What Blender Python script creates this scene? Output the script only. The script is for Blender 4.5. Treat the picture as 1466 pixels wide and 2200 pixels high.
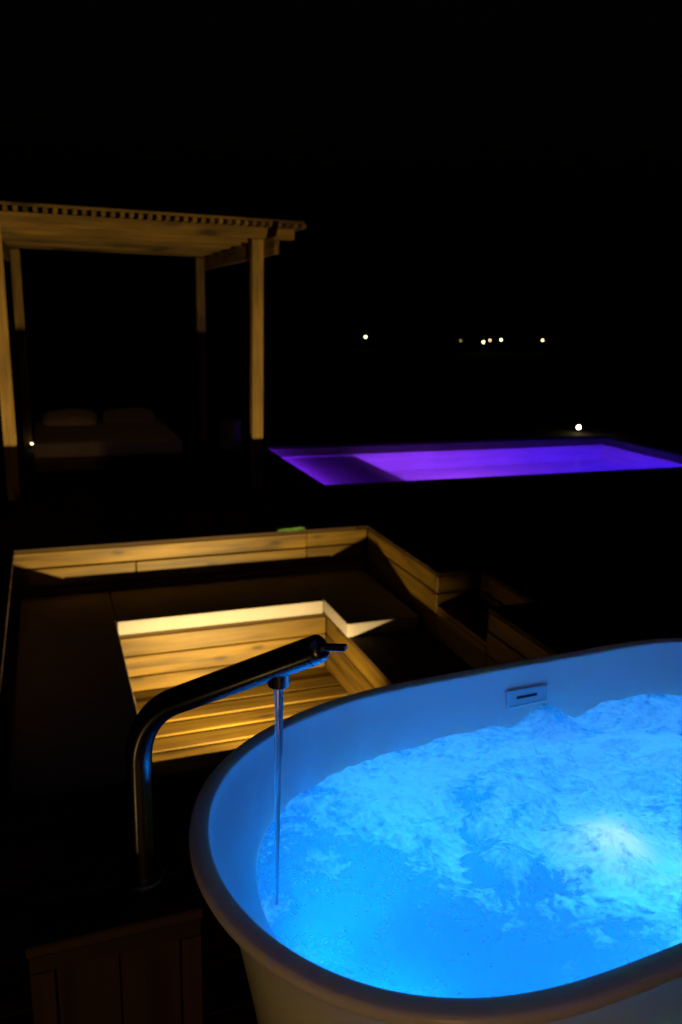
import bpy, bmesh, math, random
import numpy as np
from mathutils import Vector, Matrix, Quaternion

random.seed(7)
rng = np.random.default_rng(11)
SC = bpy.context.scene
COL = SC.collection
for o in list(bpy.data.objects):
    bpy.data.objects.remove(o)

# ------------------------------------------------------------------ camera
PITCH, ROLL, YAW = math.radians(14.0376), math.radians(1.5215), math.radians(20.4755)
CAM = Vector((0.0, 0.0, 1.6))
cd = bpy.data.cameras.new('camera')
cam = bpy.data.objects.new('camera', cd)
COL.objects.link(cam)
f0 = Vector((math.sin(YAW), math.cos(YAW), 0)); r0 = Vector((math.cos(YAW), -math.sin(YAW), 0)); u0 = Vector((0, 0, 1))
fw = f0 * math.cos(PITCH) - u0 * math.sin(PITCH)
up = u0 * math.cos(PITCH) + f0 * math.sin(PITCH)
rt = r0 * math.cos(ROLL) + up * math.sin(ROLL)
up2 = -r0 * math.sin(ROLL) + up * math.cos(ROLL)
cam.matrix_world = Matrix(((rt.x, up2.x, -fw.x, CAM.x), (rt.y, up2.y, -fw.y, CAM.y), (rt.z, up2.z, -fw.z, CAM.z), (0, 0, 0, 1)))
cd.sensor_fit = 'VERTICAL'
cd.sensor_height = 36.0
cd.sensor_width = 24.0
cd.lens = 28.0
cd.clip_start = 0.02
cd.clip_end = 20000
cd.dof.use_dof = True
cd.dof.focus_distance = 1.45
cd.dof.aperture_fstop = 4.4
SC.camera = cam

# ------------------------------------------------------------------ night sky
world = bpy.data.worlds.new('World')
SC.world = world
world.use_nodes = True
wn = world.node_tree
sky = wn.nodes.new('ShaderNodeTexSky')
sky.sky_type = 'NISHITA'
sky.sun_disc = False
sky.sun_elevation = math.radians(-3)          # the sun is well below the horizon
sky.sun_rotation = math.radians(200)
bg = wn.nodes['Background']
wn.links.new(sky.outputs['Color'], bg.inputs['Color'])
bg.inputs['Strength'].default_value = 0.008

SC.view_settings.view_transform = 'Standard'
SC.view_settings.look = 'None'
SC.view_settings.exposure = 0.0
SC.view_settings.gamma = 1.0
SC.view_settings.use_curve_mapping = False
SC.cycles.use_denoising = True
SC.cycles.max_bounces = 10
SC.cycles.diffuse_bounces = 6
SC.cycles.glossy_bounces = 4
SC.cycles.transmission_bounces = 8
SC.cycles.transparent_max_bounces = 16
SC.cycles.sample_clamp_indirect = 4.0
SC.cycles.caustics_reflective = False
SC.cycles.caustics_refractive = False


# ------------------------------------------------------------------ lamps (some without a fixture; added ones are marked)
def lamp(name, kind, loc, energy, color, size=0.02, aim=None, spot=None, blend=0.5):
    l = bpy.data.lights.new(name, kind)
    l.energy = energy
    l.color = color
    if kind in ('POINT', 'SPOT'):
        l.shadow_soft_size = size
    if kind == 'AREA':
        l.shape = 'DISK'
        l.size = size
    if spot:
        l.spot_size = math.radians(spot)
        l.spot_blend = blend
    o = bpy.data.objects.new(name, l)
    o.location = loc
    if aim is not None:
        o.rotation_euler = (Vector(aim) - Vector(loc)).to_track_quat('-Z', 'Y').to_euler()
    COL.objects.link(o)
    return o


PIT_LAMP = (1.08, 3.445, -0.655)
pml = lamp('pit_lamp_light', 'AREA', PIT_LAMP, 98.0, (1.0, 0.71, 0.26), 0.034, aim=(0.60, 4.93, -0.45))
pml.data.spread = math.radians(150)
WALL_LAMP = (-0.44, -2.70, 0.45)
lamp('house_lamp_light', 'SPOT', WALL_LAMP, 64.0, (1.0, 0.49, 0.15), 0.05, aim=(-0.25, 3.0, 0.30), spot=44, blend=1.0)
lamp('deck_lamp_light', 'SPOT', (-0.66, 0.60, 0.03), 0.6, (1.0, 0.6, 0.2), 0.02, aim=(-0.66, 0.60, 1), spot=150)
TUB_LED = (0.012, 0.305, 1.0)
lamp('bath_glow_light', 'POINT', (1.02, 0.93, 0.34), 3.7, TUB_LED, 0.03)
lamp('bath_glow_light', 'POINT', (1.02, 1.11, 0.548), 0.07, (0.85, 0.80, 1.0), 0.012)  # added white light just under the foam for a hot spot; no fixture
lamp('bath_glow_light', 'POINT', (1.19, 0.97, 0.545), 0.10, (0.85, 0.80, 1.0), 0.015)  # second added white light, for a bright patch of foam
lamp('bath_glow_light', 'POINT', (1.42, 1.05, 0.32), 3.6, TUB_LED, 0.03)
lamp('bath_glow_light', 'POINT', (1.40, 0.95, 0.535), 0.10, (0.85, 0.80, 1.0), 0.012)  # third added white light, brightening foam at the right edge
lamp('bath_glow_light', 'POINT', (0.60, 1.20, 0.27), 3.2, TUB_LED, 0.03)
lamp('pool_glow_light', 'AREA', (4.3, 7.08, -0.40), 40.0, (0.44, 0.06, 1.0), 0.2, aim=(4.3, 9.2, -0.70))
lamp('pool_glow_light', 'AREA', (6.3, 7.08, -0.50), 40.0, (0.012, 0.004, 1.0), 0.2, aim=(6.3, 8.0, -1.2))
sl = lamp('pool_glow_light', 'AREA', (2.475, 8.15, -0.158), 22.0, (0.26, 0.02, 1.0), 0.04, aim=(3.6, 8.15, -0.158))  # strip added along the left wall to brighten the ledge; no fixture
sl.rotation_euler = Matrix(((0, 0, -1), (1, 0, 0), (0, -1, 0))).to_euler(); sl.data.shape = 'RECTANGLE'; sl.data.size = 2.0; sl.data.size_y = 0.03
UP_FILL = (-0.1, -2.78, 2.05)
lamp('fill_uplight_light', 'SPOT', UP_FILL, 14.0, (1.0, 0.50, 0.34), 0.04, aim=(0.4, -0.3, 2.75), spot=100, blend=0.8)  # unseen uplight added to bounce warm light onto the bath rim
lamp('garden_lamp_light', 'POINT', (7.32, 9.70, 0.06), 0.8, (1.0, 0.85, 0.5), 0.03)


# ------------------------------------------------------------------ node helpers
def new_mat(name):
    m = bpy.data.materials.new(name)
    m.use_nodes = True
    nt = m.node_tree
    b = nt.nodes['Principled BSDF']
    return m, nt, b


def N(nt, t, **kw):
    n = nt.nodes.new(t)
    for k, v in kw.items():
        setattr(n, k, v)
    return n


def ramp(nt, stops, interp='LINEAR'):
    r = nt.nodes.new('ShaderNodeValToRGB')
    r.color_ramp.interpolation = interp
    e = r.color_ramp.elements
    while len(e) < len(stops):
        e.new(0.5)
    for i, (p, c) in enumerate(stops):
        e[i].position = p
        e[i].color = (*c, 1) if len(c) == 3 else c
    return r


def mathn(nt, op, a, b=None, clamp=False):
    n = nt.nodes.new('ShaderNodeMath')
    n.operation = op
    n.use_clamp = clamp
    for i, v in enumerate((a, b)):
        if v is None:
            continue
        if isinstance(v, (int, float)):
            n.inputs[i].default_value = v
        else:
            nt.links.new(v, n.inputs[i])
    return n.outputs[0]


def wood(name, dark, light, knot, rough=0.5, grain=1.0, spec=0.3, vary=0.5, knots=1.0):
    """boards: local X is the grain; every object gets its own shift and shade"""
    m, nt, b = new_mat(name)
    L = nt.links
    tc = N(nt, 'ShaderNodeTexCoord')
    oi = N(nt, 'ShaderNodeObjectInfo')
    comb = N(nt, 'ShaderNodeCombineXYZ')
    for i, k in enumerate((37.0, 91.0, 53.0)):
        L.new(mathn(nt, 'MULTIPLY', oi.outputs['Random'], k), comb.inputs[i])
    add = N(nt, 'ShaderNodeVectorMath', operation='ADD')
    L.new(tc.outputs['Object'], add.inputs[0]); L.new(comb.outputs[0], add.inputs[1])
    mp = N(nt, 'ShaderNodeMapping'); mp.inputs['Scale'].default_value = (1.3 * grain, 22 * grain, 22 * grain)
    L.new(add.outputs[0], mp.inputs[0])
    # knots warp the grain
    mk = N(nt, 'ShaderNodeMapping'); mk.inputs['Scale'].default_value = (2.3, 6.5, 6.5)
    L.new(add.outputs[0], mk.inputs[0])
    vo = N(nt, 'ShaderNodeTexVoronoi'); vo.inputs['Scale'].default_value = 1.0
    L.new(mk.outputs[0], vo.inputs['Vector'])
    kn = ramp(nt, [(0.0, (1, 1, 1)), (0.07 * knots, (0.9, 0.9, 0.9)), (0.14 * knots, (0.2, 0.2, 0.2)), (0.27 * knots, (0, 0, 0))])
    L.new(vo.outputs['Distance'], kn.inputs[0])
    n1 = N(nt, 'ShaderNodeTexNoise'); n1.inputs['Scale'].default_value = 1.0; n1.inputs['Detail'].default_value = 5
    n1.inputs['Distortion'].default_value = 0.6
    L.new(mp.outputs[0], n1.inputs['Vector'])
    ml = N(nt, 'ShaderNodeMapping'); ml.inputs['Scale'].default_value = (1.1, 4.0, 4.0)
    L.new(add.outputs[0], ml.inputs[0])
    n2 = N(nt, 'ShaderNodeTexNoise'); n2.inputs['Scale'].default_value = 1.6; n2.inputs['Detail'].default_value = 3
    L.new(ml.outputs[0], n2.inputs['Vector'])
    mixf = mathn(nt, 'ADD', mathn(nt, 'MULTIPLY', n1.outputs['Fac'], 0.6), mathn(nt, 'MULTIPLY', n2.outputs['Fac'], 0.4))
    cr = ramp(nt, [(0.30, dark), (0.68, light)])
    L.new(mixf, cr.inputs[0])
    mk2 = N(nt, 'ShaderNodeMix', data_type='RGBA')
    L.new(mathn(nt, 'MULTIPLY', kn.outputs[0], 0.8), mk2.inputs['Factor'])
    L.new(cr.outputs[0], mk2.inputs[6]); mk2.inputs[7].default_value = (*knot, 1)
    hsv = N(nt, 'ShaderNodeHueSaturation')
    L.new(mk2.outputs[2], hsv.inputs['Color'])
    L.new(mathn(nt, 'ADD', mathn(nt, 'MULTIPLY', oi.outputs['Random'], vary), 1 - vary / 2), hsv.inputs['Value'])
    L.new(hsv.outputs[0], b.inputs['Base Color'])
    b.inputs['Roughness'].default_value = rough
    b.inputs['Specular IOR Level'].default_value = spec
    bp = N(nt, 'ShaderNodeBump'); bp.inputs['Strength'].default_value = 0.25; bp.inputs['Distance'].default_value = 0.003
    L.new(n1.outputs['Fac'], bp.inputs['Height']); L.new(bp.outputs[0], b.inputs['Normal'])
    return m


def plain(name, col, rough=0.5, metal=0.0, spec=0.5, noise=0.0, nscale=8.0, bump=0.0, bscale=60.0):
    m, nt, b = new_mat(name)
    b.inputs['Base Color'].default_value = (*col, 1)
    b.inputs['Roughness'].default_value = rough
    b.inputs['Metallic'].default_value = metal
    b.inputs['Specular IOR Level'].default_value = spec
    tc = N(nt, 'ShaderNodeTexCoord')
    if noise:
        n = N(nt, 'ShaderNodeTexNoise'); n.inputs['Scale'].default_value = nscale; n.inputs['Detail'].default_value = 5
        nt.links.new(tc.outputs['Object'], n.inputs['Vector'])
        r = ramp(nt, [(0.3, [c * (1 - noise) for c in col]), (0.7, [min(1, c * (1 + noise)) for c in col])])
        nt.links.new(n.outputs['Fac'], r.inputs[0]); nt.links.new(r.outputs[0], b.inputs['Base Color'])
    if bump:
        n = N(nt, 'ShaderNodeTexNoise'); n.inputs['Scale'].default_value = bscale; n.inputs['Detail'].default_value = 3
        nt.links.new(tc.outputs['Object'], n.inputs['Vector'])
        bp = N(nt, 'ShaderNodeBump'); bp.inputs['Strength'].default_value = bump; bp.inputs['Distance'].default_value = 0.002
        nt.links.new(n.outputs['Fac'], bp.inputs['Height']); nt.links.new(bp.outputs[0], b.inputs['Normal'])
    return m


def fabric(name, col):
    m, nt, b = new_mat(name)
    L = nt.links
    tc = N(nt, 'ShaderNodeTexCoord')
    w1 = N(nt, 'ShaderNodeTexWave', wave_type='BANDS', bands_direction='X'); w1.inputs['Scale'].default_value = 130
    w2 = N(nt, 'ShaderNodeTexWave', wave_type='BANDS', bands_direction='Y'); w2.inputs['Scale'].default_value = 130
    n = N(nt, 'ShaderNodeTexNoise'); n.inputs['Scale'].default_value = 5; n.inputs['Detail'].default_value = 6
    for t in (w1, w2, n):
        L.new(tc.outputs['Object'], t.inputs['Vector'])
    h = mathn(nt, 'ADD', mathn(nt, 'MULTIPLY', w1.outputs['Fac'], 0.5), mathn(nt, 'MULTIPLY', w2.outputs['Fac'], 0.5))
    r = ramp(nt, [(0.3, [c * 0.86 for c in col]), (0.7, col)])
    L.new(n.outputs['Fac'], r.inputs[0]); L.new(r.outputs[0], b.inputs['Base Color'])
    bp = N(nt, 'ShaderNodeBump'); bp.inputs['Strength'].default_value = 0.15; bp.inputs['Distance'].default_value = 0.001
    L.new(h, bp.inputs['Height']); L.new(bp.outputs[0], b.inputs['Normal'])
    b.inputs['Roughness'].default_value = 0.9
    b.inputs['Specular IOR Level'].default_value = 0.15
    return m


def glow(name, col, strength):
    m = bpy.data.materials.new(name)
    m.use_nodes = True
    nt = m.node_tree
    nt.nodes.clear()
    e = nt.nodes.new('ShaderNodeEmission')
    e.inputs['Color'].default_value = (*col, 1)
    e.inputs['Strength'].default_value = strength
    o = nt.nodes.new('ShaderNodeOutputMaterial')
    nt.links.new(e.outputs[0], o.inputs[0])
    return m


M = {}
M['pine'] = wood('pine_boards', (0.030, 0.0150, 0.0016), (0.172, 0.100, 0.0100), (0.015, 0.0075, 0.001), rough=0.55)
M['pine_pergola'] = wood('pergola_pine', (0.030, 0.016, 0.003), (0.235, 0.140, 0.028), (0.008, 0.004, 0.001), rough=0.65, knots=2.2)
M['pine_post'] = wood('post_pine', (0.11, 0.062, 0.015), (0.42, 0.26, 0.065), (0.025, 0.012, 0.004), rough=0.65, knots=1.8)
M['pine_dark'] = wood('dark_seat_boards', (0.022, 0.013, 0.005), (0.06, 0.036, 0.012), (0.012, 0.007, 0.003), rough=0.7, spec=0.15)  # seat boards in a darker tone than the other pine
M['deck'] = wood('dark_decking', (0.022, 0.013, 0.008), (0.05, 0.031, 0.018), (0.015, 0.009, 0.006), rough=0.75, spec=0.12)
M['cabinet'] = wood('dark_cabinet_wood', (0.016, 0.009, 0.005), (0.050, 0.027, 0.014), (0.010, 0.006, 0.004), rough=0.55, spec=0.25)
M['cushion'] = fabric('cushion_fabric', (0.27, 0.245, 0.24))
M['linen'] = fabric('bed_linen', (0.86, 0.80, 0.72))
M['acrylic'] = acr = plain('white_acrylic', (0.90, 0.89, 0.88), rough=0.28, spec=0.4, bump=0.02, bscale=200)
ab = acr.node_tree.nodes['Principled BSDF']
ab.inputs['Subsurface Weight'].default_value = 0.5
ab.inputs['Subsurface Radius'].default_value = (1.0, 0.5, 0.25)
ab.inputs['Subsurface Scale'].default_value = 0.085
M['gunmetal'] = plain('dark_polished_metal', (0.20, 0.20, 0.205), rough=0.25, metal=1.0, spec=0.5, bump=0.02, bscale=300)
M['chrome'] = plain('chrome', (0.8, 0.8, 0.82), rough=0.12, metal=1.0)
M['plate'] = plain('plate_acrylic', (0.55, 0.62, 0.68), rough=0.25, spec=0.5)
M['black'] = plain('black_plastic', (0.006, 0.006, 0.006), rough=0.6)
M['earth'] = plain('dark_earth', (0.018, 0.014, 0.011), rough=0.95, spec=0.1, noise=0.4, nscale=3)
M['land'] = plain('night_land', (0.02, 0.018, 0.014), rough=1.0, spec=0.05, noise=0.4, nscale=0.02)
M['plaster'] = plain('house_plaster', (0.45, 0.42, 0.38), rough=0.9, spec=0.2, noise=0.06, nscale=4, bump=0.1)
M['bounce_soffit'] = plain('white_bounce_soffit', (0.72, 0.70, 0.68), rough=0.9, spec=0.1, noise=0.04)  # pale underside of the added overhang that bounces light
M['pool_shell'] = plain('pool_render', (0.72, 0.72, 0.74), rough=0.7, spec=0.2, noise=0.12, nscale=2.5)
M['coping'] = plain('pool_coping_stone', (0.10, 0.09, 0.085), rough=0.9, spec=0.15, noise=0.25, nscale=10, bump=0.2)
M['green'] = plain('green_plastic', (0.13, 0.29, 0.07), rough=0.45, spec=0.4)
M['stool'] = plain('stool_ceramic', (0.35, 0.33, 0.32), rough=0.5, spec=0.4, noise=0.1)
M['lens_warm'] = glow('warm_lamp_glass', (1.0, 0.82, 0.45), 30.0)
M['lens_pit'] = glow('pit_lamp_glass', (1.0, 0.76, 0.25), 60.0)
M['globe'] = glow('distant_lamp_glass', (1.0, 0.82, 0.36), 14.0)
M['globe_dim'] = glow('distant_lamp_glass_dim', (1.0, 0.7, 0.3), 1.3)
M['lens_blue'] = glow('bath_led_glass', TUB_LED, 8.0)
M['lens_purple'] = glow('pool_led_glass', (0.42, 0.06, 1.0), 5.0)


# ------------------------------------------------------------------ object helpers
def tag(o, label=None, cat=None, group=None, kind=None):
    if label: o['label'] = label
    if cat: o['category'] = cat
    if group: o['group'] = group
    if kind: o['kind'] = kind
    return o


def empty(name, loc=(0, 0, 0)):
    o = bpy.data.objects.new(name, None)
    o.empty_display_size = 0.1
    COL.objects.link(o)
    o.location = loc
    return o


def link(name, me, mat=None, parent=None, smooth=False):
    o = bpy.data.objects.new(name, me)
    COL.objects.link(o)
    if mat is not None and not me.materials:
        me.materials.append(mat)
    if parent is not None:
        o.parent = parent
        o.matrix_parent_inverse = world_of(parent).inverted()
    if smooth:
        for p in me.polygons:
            p.use_smooth = True
    return o


def world_of(o):
    m = Matrix.LocRotScale(o.location, o.rotation_euler.to_quaternion(), o.scale)
    if o.parent:
        return world_of(o.parent) @ o.matrix_parent_inverse @ m
    return m


def mesh_from(name, verts, faces):
    me = bpy.data.meshes.new(name)
    me.from_pydata([tuple(v) for v in verts], [], [tuple(f) for f in faces])
    me.update()
    return me


_cache = {}


def board_mesh(l, w, t, bev, mat):
    key = (round(l, 3), round(w, 3), round(t, 3), bev, mat.name)
    if key in _cache:
        return _cache[key]
    bm = bmesh.new()
    bmesh.ops.create_cube(bm, size=1.0)
    bmesh.ops.scale(bm, vec=(l, w, t), verts=bm.verts)
    if bev:
        bmesh.ops.bevel(bm, geom=list(bm.edges), offset=min(bev, 0.3 * min(l, w, t)), segments=1, affect='EDGES', profile=0.5)
    me = bpy.data.meshes.new('board')
    bm.to_mesh(me)
    bm.free()
    me.materials.append(mat)
    _cache[key] = me
    return me


AX = {'X': Vector((1, 0, 0)), 'Y': Vector((0, 1, 0)), 'Z': Vector((0, 0, 1))}


def board(name, x0, x1, y0, y1, z0, z1, mat, parent=None, along='X', bev=0.004, jitter=0.0):
    """a box between two corners whose local X runs along its grain"""
    s = {'X': abs(x1 - x0), 'Y': abs(y1 - y0), 'Z': abs(z1 - z0)}
    others = [a for a in 'XYZ' if a != along]
    thick = min(others, key=lambda a: s[a])
    wid = [a for a in others if a != thick][0]
    me = board_mesh(s[along], s[wid], s[thick], bev, mat)
    ex, ey = AX[along], AX[wid]
    ez = ex.cross(ey)
    o = link(name, me, None, parent)
    R = Matrix((ex, ey, ez)).transposed()
    c = Vector(((x0 + x1) / 2, (y0 + y1) / 2, (z0 + z1) / 2))
    if jitter:
        c += AX[thick] * random.uniform(-jitter, jitter)
    o.location = c
    o.rotation_euler = R.to_euler()
    return o


def beam(name, p0, p1, w, t, mat, parent=None, bev=0.004, upv=(0, 0, 1)):
    """a bar from p0 to p1, w across, t along upv"""
    p0, p1 = Vector(p0), Vector(p1)
    ex = (p1 - p0).normalized()
    ey = Vector(upv).cross(ex).normalized()
    ez = ex.cross(ey)
    o = link(name, board_mesh((p1 - p0).length, w, t, bev, mat), None, parent)
    o.location = (p0 + p1) / 2
    o.rotation_euler = Matrix((ex, ey, ez)).transposed().to_euler()
    return o


def lathe(name, prof, mat, parent=None, loc=(0, 0, 0), seg=40, smooth=True, axis=None):
    vs, fs = [], []
    n = len(prof)
    for k in range(seg):
        a = 2 * math.pi * k / seg
        for r, z in prof:
            vs.append((r * math.cos(a), r * math.sin(a), z))
    for k in range(seg):
        k2 = (k + 1) % seg
        for i in range(n - 1):
            fs.append((k * n + i, k2 * n + i, k2 * n + i + 1, k * n + i + 1))
    if prof[0][0] > 1e-6:
        fs.append([k * n for k in range(seg)][::-1])
    if prof[-1][0] > 1e-6:
        fs.append([k * n + n - 1 for k in range(seg)])
    me = mesh_from(name, vs, fs)
    o = link(name, me, mat, parent)
    o.location = loc
    if axis is not None:
        o.rotation_euler = Vector(axis).to_track_quat('Z', 'Y').to_euler()
    if smooth:
        for p in me.polygons:
            p.use_smooth = len(p.vertices) == 4
        me.set_sharp_from_angle(angle=math.radians(40))
    return o


def tube(name, pts, radii, mat, parent=None, seg=32, squash=None):
    pts = [Vector(p) for p in pts]
    vs, fs = [], []
    nrm = None
    for i, p in enumerate(pts):
        t = (pts[min(i + 1, len(pts) - 1)] - pts[max(i - 1, 0)]).normalized()
        if nrm is None:
            nrm = Vector((0.37, 0.61, 0.1)).cross(t).normalized()
        nrm = (nrm - t * nrm.dot(t)).normalized()
        bi = t.cross(nrm)
        for k in range(seg):
            a = 2 * math.pi * k / seg
            ra = radii[i] if not squash else radii[i] * squash(i, a)
            vs.append(p + nrm * (ra * math.cos(a)) + bi * (ra * math.sin(a)))
    for i in range(len(pts) - 1):
        for k in range(seg):
            k2 = (k + 1) % seg
            fs.append((i * seg + k, i * seg + k2, (i + 1) * seg + k2, (i + 1) * seg + k))
    fs.append(list(range(seg))[::-1])
    fs.append([(len(pts) - 1) * seg + k for k in range(seg)])
    me = mesh_from(name, vs, fs)
    o = link(name, me, mat, parent)
    for p in me.polygons:
        p.use_smooth = len(p.vertices) == 4
    me.set_sharp_from_angle(angle=math.radians(45))
    return o


def cushion_mesh(name, lx, ly, lz, r=0.02, puff=0.006, seed=0):
    """a boxed cushion with rounded edges, a slightly puffed uneven top"""
    bm = bmesh.new()
    bmesh.ops.create_cube(bm, size=1.0)
    bmesh.ops.scale(bm, vec=(lx, ly, lz), verts=bm.verts)
    bmesh.ops.bevel(bm, geom=list(bm.edges), offset=r, segments=3, affect='EDGES', profile=0.5)
    bmesh.ops.subdivide_edges(bm, edges=[e for e in bm.edges if e.calc_length() > 0.15], cuts=9, use_grid_fill=True)
    rr = random.Random(seed)
    ph = [rr.uniform(0, 6.28) for _ in range(4)]
    for v in bm.verts:
        fx, fy = v.co.x / (lx / 2), v.co.y / (ly / 2)
        if v.co.z > 0:
            v.co.z += puff * (1 - abs(fx) ** 4) * (1 - abs(fy) ** 4) + 0.0022 * math.sin(v.co.x * 9 + ph[0]) * math.sin(v.co.y * 8 + ph[1])
        k = 0.003 * math.sin(v.co.x * 11 + ph[2]) * math.sin(v.co.y * 13 + ph[3])
        v.co.x += k * 0.6
        v.co.y += k * 0.6
    me = bpy.data.meshes.new(name)
    bm.to_mesh(me)
    bm.free()
    for p in me.polygons:
        p.use_smooth = True
    return me


def box_into(bm, x0, x1, y0, y1, z0, z1):
    v = [bm.verts.new(c) for c in ((x0, y0, z0), (x1, y0, z0), (x1, y1, z0), (x0, y1, z0), (x0, y0, z1), (x1, y0, z1), (x1, y1, z1), (x0, y1, z1))]
    for f in ((3, 2, 1, 0), (4, 5, 6, 7), (0, 1, 5, 4), (1, 2, 6, 5), (2, 3, 7, 6), (3, 0, 4, 7)):
        bm.faces.new([v[i] for i in f])


# ------------------------------------------------------------------ terrain
PX0, PX1, PY0, PY1 = -0.26, 2.29, 2.55, 5.54          # sunken seating, rim at deck level
NX1, NY0, NY1 = 2.60, 3.70, 4.33                       # its entry notch
QX0, QX1, QY0, QY1 = 2.46, 7.42, 7.03, 9.25            # swimming pool
DX0, DX1, DY0, DY1 = -3.2, 9.2, -2.9, 10.9             # terrace

# the terrace stands on a mound that falls away to the dark plain below
bm = bmesh.new()
e = 0.03
e2 = 0.095
bands = [(DY0 - 1.5, PY0 - e, []), (PY0 - e, NY0 - e, [(PX0 - e2, PX1 + e)]), (NY0 - e, NY1 + e, [(PX0 - e2, NX1 + e)]),
         (NY1 + e, PY1 + e, [(PX0 - e2, PX1 + e)]), (PY1 + e, QY0 - e, []), (QY0 - e, QY1 + e, [(QX0 - e, QX1 + e)]), (QY1 + e, DY1 + 0.2, [])]
for y0, y1, holes in bands:
    x = DX0 - 0.3
    for h0, h1 in holes:
        box_into(bm, x, h0, y0, y1, -2.2, -0.032)
        x = h1
    box_into(bm, x, DX1 + 0.3, y0, y1, -2.2, -0.032)
box_into(bm, PX0 - e2, NX1 + e, PY0 - e, PY1 + e, -2.1, -0.862)
me = bpy.data.meshes.new('ground'); bm.to_mesh(me); bm.free()
g = link('terrace_ground', me, M['earth']); tag(g, kind='structure')
# slope down and the plain out to the horizon
ring = []
vs, fs = [], []
NSEG = 48
for r_, z_ in ((6.6, -0.4), (9.0, -1.2), (16, -3.6), (40, -9.5), (110, -15), (400, -17.5), (1500, -18), (9000, -18)):
    for k in range(NSEG):
        a = 2 * math.pi * k / NSEG
        x, y = math.cos(a), math.sin(a)
        s = max(abs(x), abs(y)) if r_ < 20 else 1.0
        jz = 0 if r_ < 9 else random.uniform(-0.04, 0.04) * min(r_, 60) * 0.5
        vs.append((3.0 + r_ / s * x * 1.02, 4.0 + r_ / s * y * 1.08, z_ + jz))
nr = len(vs) // NSEG
for i in range(nr - 1):
    for k in range(NSEG):
        k2 = (k + 1) % NSEG
        fs.append((i * NSEG + k, (i + 1) * NSEG + k, (i + 1) * NSEG + k2, i * NSEG + k2))
land = link('ground', mesh_from('ground', vs, fs), M['land'], smooth=True)
tag(land, kind='structure')

# ------------------------------------------------------------------ decking, board by board
deck = empty('deck', (0, 0, -0.025)); tag(deck, kind='structure')
PITCHB = 0.146
dbands = [(DY0, PY0, []), (PY0, NY0, [(PX0, PX1)]), (NY0, NY1, [(PX0, NX1)]), (NY1, PY1, [(PX0, PX1)]), (PY1, QY0 - 0.30, []),
          (QY0 - 0.30, DY1, 'left')]
for y0, y1, holes in dbands:
    n = max(1, round((y1 - y0) / PITCHB)); w = (y1 - y0) / n
    for i in range(n):
        a, b_ = y0 + i * w, y0 + (i + 1) * w
        if i < n - 1: b_ -= 0.005
        segs = []
        if holes == 'left':
            segs = [(DX0, QX0 - 0.305)]
        else:
            x = DX0
            for h0, h1 in holes:
                segs.append((x, h0)); x = h1
            segs.append((x, DX1))
        for s0, s1 in segs:
            # random butt joints
            cuts = [s0]
            c = s0 + random.choice((1.8, 2.7, 3.6))
            while c < s1 - 1.0:
                cuts.append(c); c += 3.6
            cuts.append(s1)
            for q in range(len(cuts) - 1):
                board('deck_board', cuts[q] + (0.002 if q else 0), cuts[q + 1] - (0.002 if q < len(cuts) - 2 else 0), a, b_, -0.025, 0.0, M['deck'], deck, 'X', 0.003, 0.0006)

# ------------------------------------------------------------------ sunken seating pit
pit = empty('sunken_seating_pit', (1.0, 4.0, -0.83))
tag(pit, 'sunken square seating pit lined with lit pine boards, set in the deck', 'seating pit')
ow = board('outer_wall', PX0 - 0.094, PX0 - 0.091, PY0, PY1, -0.44, -0.03, M['earth'], pit, 'Y', 0)  # backing strip of the wall that carries its boards
rows = [(-0.140, -0.030), (-0.286, -0.148), (-0.436, -0.294)]


def wall_row(face, fixed, a0, a1, z0, z1, joints, sgn, parent):
    cuts = [a0] + [j for j in joints if a0 < j < a1] + [a1]
    for q in range(len(cuts) - 1):
        c0 = cuts[q] + (0.0015 if q else 0.0)
        c1 = cuts[q + 1] - (0.0015 if q < len(cuts) - 2 else 0.0)
        d = random.uniform(0.003, 0.006)
        if face == 'Y':
            y0, y1 = sorted((fixed + sgn * d, fixed + sgn * (d + 0.02)))
            board('wall_board', c0, c1, y0, y1, z0, z1, M['pine'], parent, 'X', 0.006)
        else:
            x0, x1 = sorted((fixed + sgn * d, fixed + sgn * (d + 0.02)))
            board('wall_board', x0, x1, c0, c1, z0, z1, M['pine'], parent, 'Y', 0.006)


for i, (z0, z1) in enumerate(rows):
    j = [[1.80], [0.53, 1.80], [1.1]][i]
    wall_row('Y', PY1, PX0 - 0.060, PX1 + 0.002, z0, z1, j, 1, ow)
    wall_row('Y', PY0, PX0 - 0.060, PX1 + 0.002, z0, z1, [0.9], -1, ow)
    wall_row('X', PX0 - 0.062, PY0 + 0.002, PY1 - 0.002, z0, z1, [[4.1], [3.4], [4.6]][i], -1, ow)
    wall_row('X', PX1, NY1 + 0.004, PY1 - 0.002, z0, z1, [], 1, ow)
    wall_row('X', PX1, PY0 + 0.002, NY0 - 0.004, z0, z1, [], 1, ow)
    wall_row('Y', NY1, PX1 + 0.002, NX1, z0, z1, [], 1, ow)
    wall_row('Y', NY0, PX1 + 0.002, NX1, z0, z1, [], -1, ow)
    wall_row('X', NX1, NY0, NY1, z0, z1, [], 1, ow)
# floor
fl = board('pit_floor', 0.30, 1.78, 3.35, 4.97, -0.861, -0.8585, M['earth'], pit, 'X', 0)
y = 4.935
first = True
while y > 3.36:
    w = 0.163 if not first else 0.176
    dz = -0.012 if first else random.uniform(-0.0025, 0.0015)
    board('floor_board', 0.33, 1.755, max(y - w + 0.020, 3.36), y - (0.016 if first else 0), -0.857 + dz * 0.1, -0.83 + dz, M['pine'], fl, 'X', 0.010)
    y -= w; first = False
# benches: four boards on top, three in front
IX0, IX1, IY0, IY1 = 0.333, 1.75, 3.385, 4.935
bench = board('bench', -0.2, -0.18, 2.7, 5.4, -0.82, -0.47, M['earth'], pit, 'Y', 0)   # the carcass below the seat boards


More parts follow.
